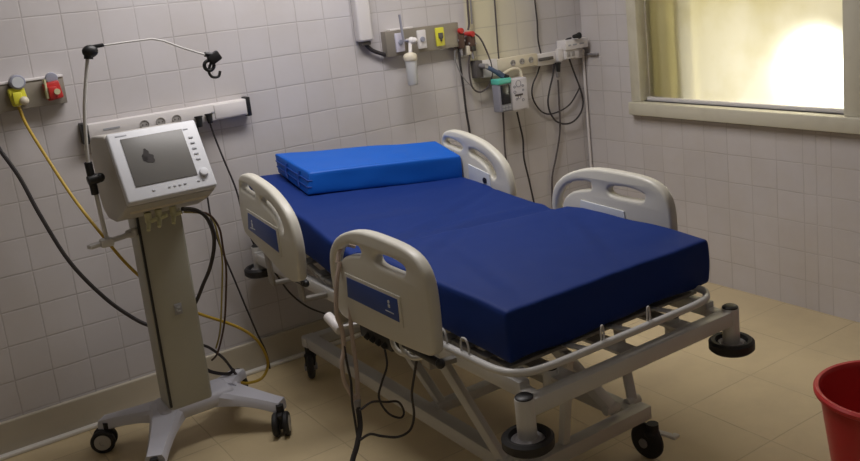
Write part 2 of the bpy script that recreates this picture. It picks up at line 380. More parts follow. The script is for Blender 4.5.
# skirting along the back wall
b = MB(); b.rbox(X0, -.0, -.022, 0, .012, .15, .006); struct('baseboard_back', b, 'skirt')
b = MB(); b.rbox(X0, -.0, -.05, 0, 0, .016, .005); struct('trim_1', b, 'bead')

# window
win = MB()
win.rbox(-.03, .09, WY1-.03, WY1+.045, WZ0, WZ1+.06, .006)          # left casing
win.rbox(-.03, .09, WY0-.055, WY0+.045, WZ0, WZ1+.06, .006)         # right casing
win.rbox(-.03, .09, WY0, WY1, WZ1-.03, WZ1+.06, .006)
wf = struct('window_1', win, 'cream', smooth=True)
b = MB(); b.rbox(-.055, .09, WY0-.1, WY1+.05, .925, 1.0, .008); struct('window_sill', b, 'cream', wf, True)
b = MB()
b.rbox(.02, .06, WY0+.045, WY1-.03, 1.0, 1.022, .004); b.rbox(.02, .06, WY0+.045, WY1-.03, WZ1-.065, WZ1-.03, .004)
b.rbox(.045, .06, WY1-.036, WY1-.03, 1.0, WZ1-.03, .001); b.rbox(.045, .06, WY0+.045, WY0+.05, 1.0, WZ1-.03, .001)
struct('window_sash', b, 'plastic_white', wf, True)
b = MB(); b.rbox(-.012, 0, WY0-.09, WY1+.06, .915, .926); struct('shade_grime_line', b, 'shade_grime', wf)  # dark strip beneath the sill: its shadow line painted in along with grime
# frosted glass: clear outer side, frosted inner side
m = bpy.data.materials.new('frosted_glass'); m.use_nodes = True; nt = m.node_tree; N = nt.nodes; L = nt.links
out = N['Material Output']; N.remove(N['Principled BSDF'])
tr = N.new('ShaderNodeBsdfTranslucent'); tr.inputs[0].default_value = (.93, .90, .78, 1)
rf = N.new('ShaderNodeBsdfRefraction'); rf.inputs['Color'].default_value = (.97, .95, .84, 1); rf.inputs['IOR'].default_value = 1.2; rf.inputs['Roughness'].default_value = .75
gl = N.new('ShaderNodeBsdfGlossy'); gl.inputs['Roughness'].default_value = .35
m1 = N.new('ShaderNodeMixShader'); m1.inputs[0].default_value = .5; m2 = N.new('ShaderNodeMixShader'); m2.inputs[0].default_value = .05
tc = N.new('ShaderNodeTexCoord'); nz = N.new('ShaderNodeTexNoise'); nz.inputs['Scale'].default_value = 2.5; nz.inputs['Detail'].default_value = 8
L.new(tc.outputs['Object'], nz.inputs['Vector'])
rp = N.new('ShaderNodeValToRGB'); rp.color_ramp.elements[0].position = .3; rp.color_ramp.elements[0].color = (.72, .68, .48, 1); rp.color_ramp.elements[1].position = .5; rp.color_ramp.elements[1].color = (.95, .93, .84, 1)
L.new(nz.outputs['Fac'], rp.inputs[0]); L.new(rp.outputs[0], tr.inputs[0])
L.new(rf.outputs[0], m1.inputs[1]); L.new(tr.outputs[0], m1.inputs[2]); L.new(m1.outputs[0], m2.inputs[1]); L.new(gl.outputs[0], m2.inputs[2]); L.new(m2.outputs[0], out.inputs[0])
M['frost'] = m
b = MB(); bm = b.bm
vs = [bm.verts.new(p) for p in ((.04, WY1-.035, 1.02), (.04, WY0+.05, 1.02), (.04, WY0+.05, WZ1-.04), (.04, WY1-.035, WZ1-.04))]; bm.faces.new(vs)
struct('window_pane', b, 'frost', wf)
# what lies outside: a narrow light well with a yellow painted side wall
M['well'] = mat('light_well_paint', (.62, .56, .36), .8, var=.1, vscale=3)
M['well_y'] = mat('old_yellow_paint', (.62, .56, .27), .8, var=.3, vscale=8)
b = MB(); b.rbox(1.1, 1.2, -4, 1.2, -.1, 3.2); struct('trim_2', b, 'well')
b = MB(); b.rbox(.2, 1.1, -.52, -.40, .3, 3.2); b.rbox(.07, .2, -.60, -.50, .9, 2.4, .01); b.rbox(.09, .16, -.78, -.66, .9, 2.4, .01); struct('trim_3', b, 'well_y')

# ---------------------------------------------------------------- hospital bed
bed = thing('hospital_bed', 'grey-framed hospital bed with cream moulded side rails and round black bumper wheels', 'bed', (-1.86, -1.1, 0))
# --- chassis
BXL, BXR = -2.13, -1.60
ch = MB()
for x in (BXL, BXR): ch.beam((x, -.24, .165), (x, -1.92, .165), .06, .055, .005)
ch.beam((BXL-.035, -1.925, .185), (BXR+.03, -1.925, .187), .052, .052, .005)
ch.beam((BXL-.035, -.27, .165), (BXR+.035, -.27, .165), .055, .05, .005)
ch.beam((BXL, -1.3, .165), (BXR, -1.3, .165), .05, .04, .005)
obj('chassis', ch, 'frame', bed)
def castor(x, y, rz, pedal=True, RW=.0575):
    q = Matrix.Rotation(rz, 3, 'Z'); c = Vector((x, y, 0))
    T = lambda p: c+q @ Vector(p)
    f = MB()
    f.cyl(T((0, 0, .10)), T((0, 0, .145)), .022)
    f.sph(T((0, .005, .105)), .03, (1, 1, .6))
    for s_ in (-1, 1):
        f.beam(T((s_*.020, 0, .11)), T((s_*.020, .028, .058)), .008, .045, .003)
    o = obj('castor', f, 'rubber', bed)
    w_ = MB(); w_.lathe([(0, -.016), (RW-.017, -.016), (RW-.007, -.014), (RW, -.006), (RW, .006), (RW-.007, .014), (RW-.017, .016), (0, .016)], T((0, .028, RW)), q @ Vector((1, 0, 0)), 28)
    obj('castor_wheel', w_, 'rubber', o)
    h = MB(); h.cyl(T((-.03, .028, RW)), T((.03, .028, RW)), .018, bev=.003); obj('hub', h, 'hub', o)
    if pedal:
        p = MB(); p.beam(T((0, .02, .115)), T((.055, -.045, .085)), .03, .010, .004); p.box(T((.06, -.05, .083)), (.035, .025, .012), q, .004); obj('brake_pedal', p, 'frame', o)
castor(-2.15, -.29, R(150), False); castor(-1.62, -.29, R(200), False); castor(-2.12, -1.93, R(20)); castor(-1.575, -1.955, R(8), True, .068)
# --- lifting arms
def arm(a, b_, w_=.035, h_=.03, nm='lifting_arm'):
    m_ = MB(); m_.beam(a, b_, w_, h_, .005)
    m_.cyl(Vector(a)+Vector((-.03, 0, 0)), Vector(a)+Vector((.03, 0, 0)), .018); m_.cyl(Vector(b_)+Vector((-.03, 0, 0)), Vector(b_)+Vector((.03, 0, 0)), .018)
    return obj(nm, m_, 'frame', bed)
arm((-2.26, -1.66, .55), (-2.165, -1.845, .19)); arm((-1.46, -1.66, .55), (-1.56, -1.845, .19))
arm((-2.08, -.75, .58), (-2.08, -1.35, .19)); arm((-1.62, -.75, .58), (-1.62, -1.35, .19))
arm((-1.80, -1.62, .50), (-1.72, -1.90, .24), .05, .035, 'lifting_arm')
act = MB(); act.cyl((-1.86, -.7, .42), (-1.86, -1.15, .40), .03); act.cyl((-1.86, -1.15, .40), (-1.86, -1.6, .5), .016); act.box((-1.86, -.68, .42), (.09, .14, .1), None, .01)
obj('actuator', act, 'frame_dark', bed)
# --- upper frame
fr = MB(); FZ = .595
for x in (-2.27, -1.45): fr.beam((x, -.16, FZ), (x, -2.14, FZ), .04, .05, .005)
for y in (-.3, -.75, -1.2, -1.66): fr.beam((-2.27, y, FZ-.005), (-1.45, y, FZ-.005), .05, .035, .005)
fr.rbox(-2.30, -2.24, -1.70, -1.62, .53, .60, .005); fr.rbox(-1.48, -1.42, -1.70, -1.62, .53, .60, .005)
fr.beam((-1.86, -.8, FZ-.02), (-1.86, -1.66, FZ-.02), .06, .04)
# plates between the foot bar and the deck
for x in (-2.12, -1.86, -1.60): fr.beam((x, -1.66, FZ-.015), (x, -2.17, FZ-.015), .07, .012, .003)
for x in (-1.965,): fr.beam((x, -1.98, .56), (x, -1.92, .20), .03, .03, .004)
obj('upper_frame', fr, 'frame', bed)
# deck sections
for (y0, y1, z0, z1) in ((-.14, -.80, .80, .665), (-.83, -1.13, .655, .655), (-1.16, -1.50, .655, .65), (-1.53, -2.05, .65, .65)):
    d = MB()
    n = 5
    for i in range(n+1):
        t = i/n; y = y0+(y1-y0)*t; z = z0+(z1-z0)*t
        d.box((-1.86, y, z-.012), (.84, .05, .012), Matrix.Rotation(math.atan2(z0-z1, y0-y1), 3, 'X'), .003)
    for x in (-2.26, -1.46): d.beam((x, y0, z0-.02), (x, y1, z1-.02), .022, .02, .003)
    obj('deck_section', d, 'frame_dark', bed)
for x in (-2.08, -1.64):
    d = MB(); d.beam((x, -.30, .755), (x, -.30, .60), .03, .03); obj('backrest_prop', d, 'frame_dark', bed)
# foot loop tube round the mattress end, with its little retaining hoops
lp = MB()
pts = [(-2.335, -1.55, .66), (-2.335, -1.75, .66), (-2.335, -1.98, .66), (-2.33, -2.09, .66), (-2.30, -2.155, .66), (-2.22, -2.185, .66), (-2.0, -2.19, .66), (-1.74, -2.19, .66), (-1.55, -2.185, .66), (-1.48, -2.15, .66), (-1.455, -2.09, .66), (-1.45, -1.9, .66), (-1.45, -1.55, .66)]
lp.tube(pts, .0125, 10)
for x in (-2.335, -1.45): lp.beam((x, -1.56, .655), (-2.27 if x < -2 else -1.46, -1.56, .61), .03, .02)
for x in (-2.05, -1.86, -1.66): lp.beam((x, -2.17, .655), (x, -2.05, .64), .03, .006, .002)
obj('foot_loop', lp, 'frame', bed)
for (a, b_) in (((-2.335, -1.78), (0, -.06)), ((-2.335, -1.92), (0, -.04)), ((-2.00, -2.185), (.012, 0)), ((-1.80, -2.185), (.012, 0))):
    h = MB(); p = Vector((a[0], a[1], .665)); q = p+Vector((b_[0], b_[1], 0))
    h.tube([p, p+Vector((0, 0, .03)), p+Vector((0, 0, .05))+(q-p)*.25, q+Vector((0, 0, .05))-(q-p)*.25, q+Vector((0, 0, .03)), q], .0035, 6)
    obj('retaining_hoop', h, 'frame', bed)
# foot bar, posts, bumper wheels
fb = MB(); fb.beam((-2.31, -2.195, .572), (-1.425, -2.195, .572), .045, .052, .005)
for x in (-2.27, -1.45): fb.beam((x, -2.13, .58), (x, -2.19, .575), .04, .04)
obj('foot_bar', fb, 'frame', bed)
fb = MB(); fb.beam((-2.29, -.135, .60), (-1.42, -.135, .60), .045, .05, .005); obj('head_bar', fb, 'frame', bed)
def post(x, y, z0=.47, z1=.603, r=.029, name='bumper_post', wheel=True):
    m_ = MB(); m_.cyl((x, y, z0), (x, y, z1), r, n=24, bev=.002); po = obj(name, m_, 'frame', bed)
    k = MB(); k.lathe([(0, 0), (r*.93, 0), (r*.93, .006), (r*.75, .010), (0, .010)], (x, y, z1-.002)); obj('end_cap', k, 'black', po)
    if wheel:
        wl = MB(); RW = .077
        wl.lathe([(.05, .006), (.056, .018), (.068, .020), (RW, .012), (RW, -.012), (.068, -.020), (0, -.020), (0, -.012), (.05, -.008), (.05, .006)], (x, y, z0), n=40)
        wo = obj('bumper_wheel', wl, 'rubber', po)
        hb = MB(); hb.lathe([(.05, -.006), (.05, .004), (.043, .010), (.036, .006), (.030, .012), (0, .012)], (x, y, z0), n=36); obj('wheel_hub', hb, 'hub', wo)
post(-2.318, -2.195); post(-1.415, -2.195)
post(-2.262, -.112, .525, .645); post(-1.44, -.115, .495, .625)
for x in (-2.14, -1.60): post(x, -2.10, .49, .603, .025, 'accessory_socket', False)

# --- side rails (outline in y,z; x is the thickness)
FL = [(-1.272, .85), (-1.292, .903), (-1.351, .955), (-1.445, .992), (-1.551, 1.010), (-1.678, 1.011), (-1.797, 1.004), (-1.868, .985), (-1.912, .945), (-1.929, .889), (-1.931, .807), (-1.925, .71), (-1.905, .682), (-1.86, .672), (-1.697, .662), (-1.45, .655), (-1.34, .655), (-1.30, .672), (-1.278, .72), (-1.268, .79)]
FS1 = [(-1.512, .922), (-1.525, .938), (-1.505, .951), (-1.43, .944), (-1.365, .918), (-1.322, .875), (-1.302, .825), (-1.304, .795), (-1.320, .79), (-1.334, .82), (-1.355, .862), (-1.400, .895), (-1.465, .913)]
FS2 = [(-1.612, .934), (-1.640, .951), (-1.727, .955), (-1.798, .944), (-1.806, .928), (-1.786, .913), (-1.700, .911), (-1.63, .915)]
HL = [(-.468, 1.02), (-.485, 1.060), (-.534, 1.082), (-.626, 1.082), (-.777, 1.056), (-.886, 1.012), (-.955, .958), (-.985, .888), (-.99, .809), (-.975, .725), (-.945, .70), (-.858, .694), (-.694, .742), (-.50, .80), (-.452, .83), (-.444, .932)]
HS1 = [(-.495, 1.030), (-.515, 1.045), (-.58, 1.040), (-.639, 1.022), (-.645, 1.005), (-.618, .996), (-.544, 1.006), (-.50, 1.012)]
HS2 = [(-.700, .998), (-.71, 1.010), (-.76, 1.004), (-.84, .975), (-.885, .930), (-.892, .895), (-.87, .885), (-.85, .90), (-.82, .935), (-.76, .967), (-.71, .98)]
def side_rail(side, which):
    xo = -2.437 if side < 0 else -1.355; t = .042
    xc = xo+t/2 if side < 0 else xo-t/2
    place = lambda u, v, w_: (xc+w_, u, v)
    m_ = MB()
    if which == 'foot': m_.prism(smooth2(FL), place, t, .012, [smooth2(FS1), smooth2(FS2)])
    else: m_.prism(smooth2(HL), place, t, .012, [smooth2(HS1), smooth2(HS2)])
    ro = obj('side_rail', m_, 'rail', bed)
    f = -1 if side < 0 else 1                                   # outer direction
    face = xo
    def plate(pl, name, material, d, off, par, xf=None):
        k = MB(); xf_ = face if xf is None else xf; kf = f if xf is None else -f
        k.prism(pl, lambda u, v, w_: (xf_+kf*off+w_, u, v), d, .0008); return obj(name, k, material, par)
    if which == 'foot':
        rim = [(-1.395, .838), (-1.762, .838), (-1.762, .735), (-1.383, .737)]
        plate(rim, 'panel_surround', 'rail', .006, .0015, ro)
        bp_ = plate([(-1.410, .826), (-1.748, .827), (-1.746, .750), (-1.400, .752)], 'blue_panel', 'bluepanel', .004, .004, ro)
        cy, cz = -1.692, .794
        k = MB()
        xx = face+f*.0065
        k.cyl((xx-.001, cy, cz+.012), (xx+.001, cy, cz+.012), .006, n=16)
        k.rbox(xx-.001, xx+.001, cy-.006, cy+.006, cz-.008, cz+.003, .0008)
        k.rbox(xx-.001, xx+.001, cy-.026, cy+.026, cz-.024, cz-.021)
        obj('emblem', k, 'label', bp_)
    else:
        plate([(-.540, .935), (-.845, .903), (-.846, .785), (-.515, .832)], 'panel_surround', 'rail', .006, .0015, ro)
        bp_ = plate([(-.552, .921), (-.831, .891), (-.831, .800), (-.530, .846)], 'blue_panel', 'bluepanel', .004, .004, ro)
        k = MB(); xx = face+f*.0065
        k.cyl((xx-.001, -.585, .888), (xx+.001, -.585, .888), .006, n=14); k.rbox(xx-.001, xx+.001, -.592, -.578, .862, .880, .0008); k.rbox(xx-.001, xx+.001, -.612, -.560, .855, .859)
        obj('emblem', k, 'label', bp_)
    # inner keypad plate
    xin = xo+t if side < 0 else xo-t
    if which == 'foot': pl = [(-1.46, .872), (-1.70, .862), (-1.71, .80), (-1.45, .81)]
    else: pl = [(-.69, .935), (-.85, .905), (-.86, .80), (-.69, .82)]
    ip = plate(pl, 'inner_keypad', 'label', .006, .002, ro, xin)
    if which == 'head':
        k = MB(); k.cyl((xin-f*.004, -.815, .872), (xin-f*.009, -.815, .872), .014, n=18); obj('keypad_knob', k, 'black', ip)
    # hinge links down to the frame
    yc = (-1.45, -1.80) if which == 'foot' else (-.58, -.88)
    zt = .70 if which == 'foot' else .80
    for y in yc:
        k = MB(); k.beam((xin+f*.004, y, zt), ((xin+(-f)*.004), y, .60), .05, .012, .003)
        k.beam((xin-f*.004, y, .60), (-2.27 if side < 0 else -1.45, y, .59), .03, .018, .003)
        obj('hinge_link', k, 'frame_dark', ro)
    return ro
rails = {}
for s_ in (-1, 1):
    for wch in ('head', 'foot'): rails[(s_, wch)] = side_rail(s_, wch)
# latch lever under the foot-side rail + motor control box
k = MB(); k.beam((-2.41, -1.70, .655), (-2.41, -1.90, .65), .022, .02, .005); k.sph((-2.41, -1.91, .65), .016); obj('release_lever', k, 'black', rails[(-1, 'foot')])
k = MB(); k.tube([(-2.40, -1.60, .662), (-2.41, -1.63, .625), (-2.405, -1.68, .61), (-2.39, -1.73, .635), (-2.385, -1.78, .655)], .008, 8); k.tube([(-2.40, -1.66, .662), (-2.41, -1.69, .63), (-2.405, -1.74, .615), (-2.39, -1.80, .635), (-2.385, -1.85, .655)], .008, 8)
obj('grip_loops', k, 'rail', rails[(-1, 'foot')])
cb = MB(); cb.rbox(-2.385, -2.315, -1.63, -1.34, .580, .672, .014, 3); cb.rbox(-2.405, -2.38, -1.60, -1.38, .59, .66, .008)
cbo = obj('control_box', cb, 'black', bed)
for y in (-1.44, -1.48, -1.52, -1.56):
    k = MB(); k.cyl((-2.40, y, .612), (-2.416, y, .600), .010, n=12); obj('cable_socket', k, 'rubber', cbo)
k = MB(); k.rbox(-2.40, -2.375, -.92, -.80, .665, .69, .005); k.sph((-2.39, -.93, .678), .014); obj('release_lever', k, 'black', rails[(-1, 'head')])

# ---------------------------------------------------------------- mattress
def top_z(x, y):
    sk = max(0, 1-abs(y+1.27)/.5); y = y+.26*(x+1.84)*sk
    ks = [(-2.12, .826), (-1.8, .838), (-1.42, .842), (-1.29, .836), (-1.22, .812), (-1.08, .826), (-.7, .878), (-.4, .920), (-.12, .965)]
    if y <= ks[0][0]: z = ks[0][1]
    elif y >= ks[-1][0]: z = ks[-1][1]
    else:
        for (a, za), (b_, zb) in zip(ks, ks[1:]):
            if a <= y <= b_:
                t = (y-a)/(b_-a); t = t*t*(3-2*t)*.5+t*.5; z = za+(zb-za)*t; break
    u = (x+1.84)/.44
    z += -.026*u*max(0, min(1, (y+1.3)/1.0))
    return z
def wrinkle(x, y):
    w_ = 0
    # creases fanning from the knee fold
    for (cx_, cy_, ang, amp, wd, ln) in ((-1.95, -1.13, 10, .006, .022, .32), (-1.75, -1.22, -8, .007, .025, .40), (-1.55, -1.30, -18, .006, .02, .30), (-1.62, -.98, 24, .004, .02, .28), (-2.02, -1.40, 35, .004, .03, .2), (-1.98, -.90, -12, .004, .02, .25), (-1.6, -1.75, 62, .003, .03, .3), (-2.1, -1.75, 75, .003, .03, .3)):
        a = R(ang); dx, dy = x-cx_, y-cy_
        u = dx*math.cos(a)+dy*math.sin(a); v = -dx*math.sin(a)+dy*math.cos(a)
        amp *= 1.5; w_ -= amp*math.exp(-(v/wd)**2-(u/ln)**2)
        w_ += amp*.7*math.exp(-((v-wd*1.8)/wd)**2-(u/ln)**2)
    w_ += .004*noise.noise(Vector((x*5, y*5, 0)))+.0018*noise.noise(Vector((x*14, y*9, 3)))
    return w_
MX0, MX1, MY0, MY1 = -2.285, -1.395, -2.10, -.15
def mat_fn(p):
    x = (MX0+MX1)/2+p.x; y = (MY0+MY1)/2+p.y
    t = (p.z+.08)/.16
    zt = top_z(x, y); th = .165
    z = zt-th*(1-t)+wrinkle(x, y)*max(0, t)
    # soft sagging cover on the sides
    bulge = .004*math.sin(PI*max(0, min(1, t)))
    if abs(p.x) > .40: x += math.copysign(bulge, p.x)+.004*noise.noise(Vector((y*7, z*9, 1)))
    if abs(p.y) > .93: y += math.copysign(bulge, p.y)+.006*noise.noise(Vector((x*6, z*7, 5)))
    if t < .2: z += .010*noise.noise(Vector((x*7, y*5, 9)))
    return Vector((x, y, z))
mm = MB(); mm.soft((MX1-MX0, MY1-MY0, .16), .014, (60, 120, 12), mat_fn)
mo = obj('mattress', mm, 'navy'); tag(mo, 'navy blue vinyl-covered mattress lying on the hospital bed, bent up at the head', 'mattress')

# bright blue folded pad
cor = {(-1, -1, -1): (-2.145, -.51, .925), (1, -1, -1): (-1.405, -.645, .862), (-1, 1, -1): (-2.13, -.17, .985), (1, 1, -1): (-1.405, -.42, .912),
       (-1, -1, 1): (-2.12, -.505, 1.022), (1, -1, 1): (-1.405, -.645, .972), (-1, 1, 1): (-2.125, -.15, 1.072), (1, 1, 1): (-1.405, -.44, 1.026)}
def pad_fn(hz0, hz1):
    def fn(p):
        u, v, w_ = (p.x/.385+1)/2, (p.y/.15+1)/2, (p.z/.025+1)/2
        w_ = hz0+(hz1-hz0)*w_
        r = Vector((0, 0, 0))
        for (a, b_, c), q in cor.items():
            f = (u if a > 0 else 1-u)*(v if b_ > 0 else 1-v)*(w_ if c > 0 else 1-w_)
            r += Vector(q)*f
        r.z += .004*noise.noise(Vector((p.x*6, p.y*9, hz0*5)))*(1 if w_ > .5 else .3)
        r.y += .004*noise.noise(Vector((p.x*7, p.z*30, hz0*3)))
        return r
    return fn
pb = thing('folded_pad', 'bright blue vinyl pad folded double, lying across the head end of the mattress', 'pillow', (-1.74, -.36, .92))
k = MB(); k.soft((.77, .30, .05), .006, (36, 18, 8), pad_fn(-.02, 1.0)); pl0 = obj('pad_cover', k, 'bright', pb)
def cl(u, v, w_): return pad_fn(0, 1)(Vector(((u*2-1)*.385, (v*2-1)*.15, (w_*2-1)*.025)))
for hgt in (.34, .64):
    k = MB(); k.tube([cl(-.004, v, hgt) for v in (.97, .7, .4, .1, .015)]+[cl(.02, .0, hgt)], .003, 6); obj('fold_edge', k, 'piping', pb)
for v in (.25, .62):
    k = MB(); k.tube([cl(-.004, v, .12), cl(-.010, v+.02, .45), cl(-.004, v, .85)], .005, 6); obj('corner_fold', k, 'piping', pb)

# ---------------------------------------------------------------- ventilator on its trolley
V = thing('ventilator', 'grey ventilator with blank tilted screen on a castored column trolley, left of bed', 'ventilator', (-2.83, -.56, 0))
# trolley base: four tapering legs
bs = MB()
tips = [((-3.105, -.26), (-2.86, -.47)), ((-3.03, -.765), (-2.87, -.46)), ((-2.475, -.695), (-2.66, -.48)), ((-2.49, -.23), (-2.66, -.47))]
def leg_poly(tx, ty, w0, w1):
    d = Vector((tx-cx, ty-cy)); n = Vector((-d.y, d.x)).normalized()
    a = Vector((cx, cy)); e = Vector((tx, ty))
    return a, e, n
for (tx, ty), (cx, cy) in tips:
    a, e, n = leg_poly(tx, ty, .09, .045)
    bm = bs.bm; secs = []
    for t in [i/8 for i in range(9)]:
        c = a.lerp(e, t); wd = .045*(1-t)**1.6+.038; zt = .195-.065*t; zb = .125-.045*t+.015*math.sin(PI*t)
        secs.append((c, wd, zt, zb))
    rings = []
    for c, wd, zt, zb in secs:
        pr = [(-wd, zb+.006), (-wd*.97, zt-.015), (-wd*.75, zt), (wd*.75, zt), (wd*.97, zt-.015), (wd, zb+.006), (wd*.8, zb), (-wd*.8, zb)]
        rings.append([bm.verts.new((c.x+n.x*u, c.y+n.y*u, z)) for u, z in pr])
    for A_, B_ in zip(rings, rings[1:]):
        for j in range(8): bm.faces.new((A_[j], A_[(j+1) % 8], B_[(j+1) % 8], B_[j]))
    bm.faces.new(rings[-1]); bm.faces.new(rings[0][::-1])
bs.rbox(-2.93, -2.61, -.555, -.39, .125, .198, .03, 3)
bmesh.ops.recalc_face_normals(bs.bm, faces=bs.bm.faces[:])
obj('trolley_base', bs, 'trolley', V)
def vcastor(x, y, rz):
    q = Matrix.Rotation(rz, 3, 'Z'); T = lambda p: Vector((x, y, 0))+q @ Vector(p)
    f = MB(); f.cyl(T((0, 0, .09)), T((0, 0, .125)), .016); f.box(T((0, .01, .088)), (.022, .07, .02), q, .006); f.box(T((0, .018, .062)), (.012, .045, .06), q, .005)
    o = obj('castor', f, 'rubber', V)
    for s_ in (-1, 1):
        w_ = MB(); ax = q @ Vector((s_, 0, 0)); c = T((s_*.022, .022, .05))
        w_.lathe([(0, -.012), (.044, -.012), (.05, -.006), (.05, .006), (.044, .012), (.034, .012), (.034, .010)], c, ax, 28); wo = obj('castor_wheel', w_, 'rubber', o)
        h = MB(); h.lathe([(.034, .009), (.033, .013), (.012, .015), (.011, .010), (0, .010)], c, ax, 24); obj('wheel_disc', h, 'vent_body', wo)
vcastor(-3.095, -.305, R(65)); vcastor(-2.495, -.72, R(150)); vcastor(-3.035, -.775, R(175)); vcastor(-2.49, -.225, R(20))
# column
k = MB(); k.rbox(-2.893, -2.710, -.55, -.42, .165, 1.045, .016, 4); co = obj('column', k, 'column', V)
k = MB(); k.rbox(-2.889, -2.880, -.556, -.54, .20, 1.03); obj('edge_groove', k, 'black', co)
k = MB(); k.rbox(-2.805, -2.775, -.554, -.548, .575, .62, .001); pl_ = obj('badge', k, 'btn', co)
k = MB(); k.rbox(-2.798, -2.782, -.556, -.553, .601, .607); k.rbox(-2.798, -2.793, -.556, -.553, .588, .606); k.rbox(-2.798, -2.782, -.556, -.553, .587, .592); obj('badge_mark', k, 'label', pl_)
# housing: wedge with a leaning front
tilt = math.atan2(.147, .232)
def face_pt(u, v, w_=0):
    """u across (0..1), v up (0..1) of the leaning front; w outwards"""
    bl = Vector((-2.970, -.835, 1.122)); tl = Vector((-2.970, -.69, 1.352)); br = Vector((-2.652, -.835, 1.122))
    up = (tl-bl); rt = (br-bl); n = rt.cross(up).normalized()
    return bl+rt*u+up*v+n*w_
hs = MB()
prof = [(-.825, 1.105), (-.68, 1.345), (-.655, 1.352), (-.46, 1.335), (-.41, 1.31), (-.405, 1.10), (-.44, 1.04), (-.50, 1.012), (-.60, 1.015), (-.72, 1.055)]
hs.prism([(y, z) for y, z in prof], lambda u, v, w_: (-2.813+w_, u, v), .330, .010)
ho = obj('housing', hs, 'vent_body', V)
bz = MB()
nrm = (face_pt(0, 0, 1)-face_pt(0, 0, 0)); rx = (face_pt(1, 0)-face_pt(0, 0)).normalized(); ry = (face_pt(0, 1)-face_pt(0, 0)).normalized()
FM = Matrix((rx, ry, nrm)).transposed()
WF, HF = (face_pt(1, 0)-face_pt(0, 0)).length, (face_pt(0, 1)-face_pt(0, 0)).length
bz.box(face_pt(.5, .5, -.006), (WF+.012, HF+.012, .035), FM, .009, 3); bzo = obj('bezel', bz, 'bezel', V)
def onface(name, u0, u1, v0, v1, h, material, parent, bev=.0015, w0=.0115):
    k = MB(); c = face_pt((u0+u1)/2, (v0+v1)/2, w0+h/2); k.box(c, ((u1-u0)*WF, (v1-v0)*HF, h), FM, bev); return obj(name, k, material, parent)
so = onface('screen', .115, .83, .185, .905, .003, 'screen', bzo)
# cluster of dark discs on the switched-off screen
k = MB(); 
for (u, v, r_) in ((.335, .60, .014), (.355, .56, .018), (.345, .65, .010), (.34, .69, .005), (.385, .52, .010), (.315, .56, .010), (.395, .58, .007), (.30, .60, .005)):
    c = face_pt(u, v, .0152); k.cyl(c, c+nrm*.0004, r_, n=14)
obj('dark_blotch', k, 'dark_blotch', so)
for i in range(5): onface('key', .875, .925, .40+i*.085, .425+i*.085, .003, 'btn', bzo, .0008)
for u in (.28, .46, .52, .58, .64, .80, .86): onface('key', u, u+.03, .085, .105, .003, 'btn', bzo, .0008)
onface('name_mark', .07, .20, .945, .965, .0008, 'btn', bzo, .0002)
onface('name_mark', .84, .90, .88, .90, .0008, 'btn', bzo, .0002)
k = MB(); c = face_pt(.905, .20, .011); k.cyl(c, c+nrm*.014, .017, .015, 28, .002); obj('dial_knob', k, 'bezel', bzo)
# lower lip, connectors
k = MB(); k.beam((-2.955, -.735, 1.075), (-2.665, -.735, 1.075), .05, .022, .006); obj('lower_tray', k, 'plastic_cream', V)
def tap(x, y, z, n_):
    t_ = MB(); t_.cyl((x, y, z+.03), (x, y, z-.01), .014, .011, 16); t_.cyl((x, y, z), (x-.014, y-.03, z-.03), .009, .007, 14); t_.sph((x, y, z), .014); t_.cyl((x+.004, y, z-.005), (x+.026, y-.018, z+.004), .008, .008, 12)
    obj('gas_connector', t_, 'tap', V)
tap(-2.885, -.72, 1.02, 0); tap(-2.845, -.72, 1.025, 1); tap(-2.785, -.70, 1.02, 2)
# side bracket + hose support arm
k = MB(); k.beam((-3.09, -.62, .948), (-2.92, -.56, .948), .03, .016, .004); k.beam((-2.93, -.56, .948), (-2.88, -.52, .948), .03, .03, .004); k.box((-3.025, -.62, .952), (.045, .04, .03), None, .004); obj('side_bracket', k, 'frame', V)
ar = thing  # (alias kept short)
k = MB(); k.tube([(-3.021, -.62, .948), (-3.027, -.62, 1.059), (-3.030, -.62, 1.155)], .008, 10); k.tube([(-3.040, -.63, 1.25), (-3.02, -.64, 1.45), (-2.978, -.65, 1.64)], .0065, 10)
k.tube([(-2.93, -.65, 1.677), (-2.83, -.65, 1.679), (-2.741, -.65, 1.680)], .0035, 8); k.tube([(-2.741, -.65, 1.680), (-2.70, -.65, 1.668), (-2.63, -.65, 1.632), (-2.54, -.65, 1.592)], .0035, 8, smooth=False)
sa = obj('support_arm', k, 'frame', V)
k = MB(); k.cyl((-3.033, -.622, 1.14), (-3.038, -.625, 1.265), .014, bev=.003); k.cyl((-3.052, -.63, 1.195), (-3.012, -.63, 1.200), .019, bev=.004); k.sph((-3.008, -.63, 1.2), .018); obj('arm_joint', k, 'black', sa)
k = MB(); k.sph((-2.965, -.65, 1.662), .026, (1.1, .8, .9)); k.cyl((-2.975, -.65, 1.635), (-2.97, -.65, 1.665), .016); k.beam((-2.96, -.65, 1.676), (-2.915, -.65, 1.679), .018, .014, .004); obj('arm_joint', k, 'black', sa)
k = MB(); k.box((-2.515, -.65, 1.580), (.050, .025, .040), Matrix.Rotation(R(-28), 3, 'Y'), .007); k.torus((-2.540, -.65, 1.553), (0, 1, 0), .019, .007); k.tube([(-2.530, -.65, 1.565), (-2.545, -.65, 1.532), (-2.535, -.65, 1.508), (-2.510, -.65, 1.506), (-2.500, -.65, 1.526)], .0055, 8)
k.cyl((-2.55, -.65, 1.598), (-2.51, -.65, 1.588), .010)
obj('hose_clip', k, 'black', sa)

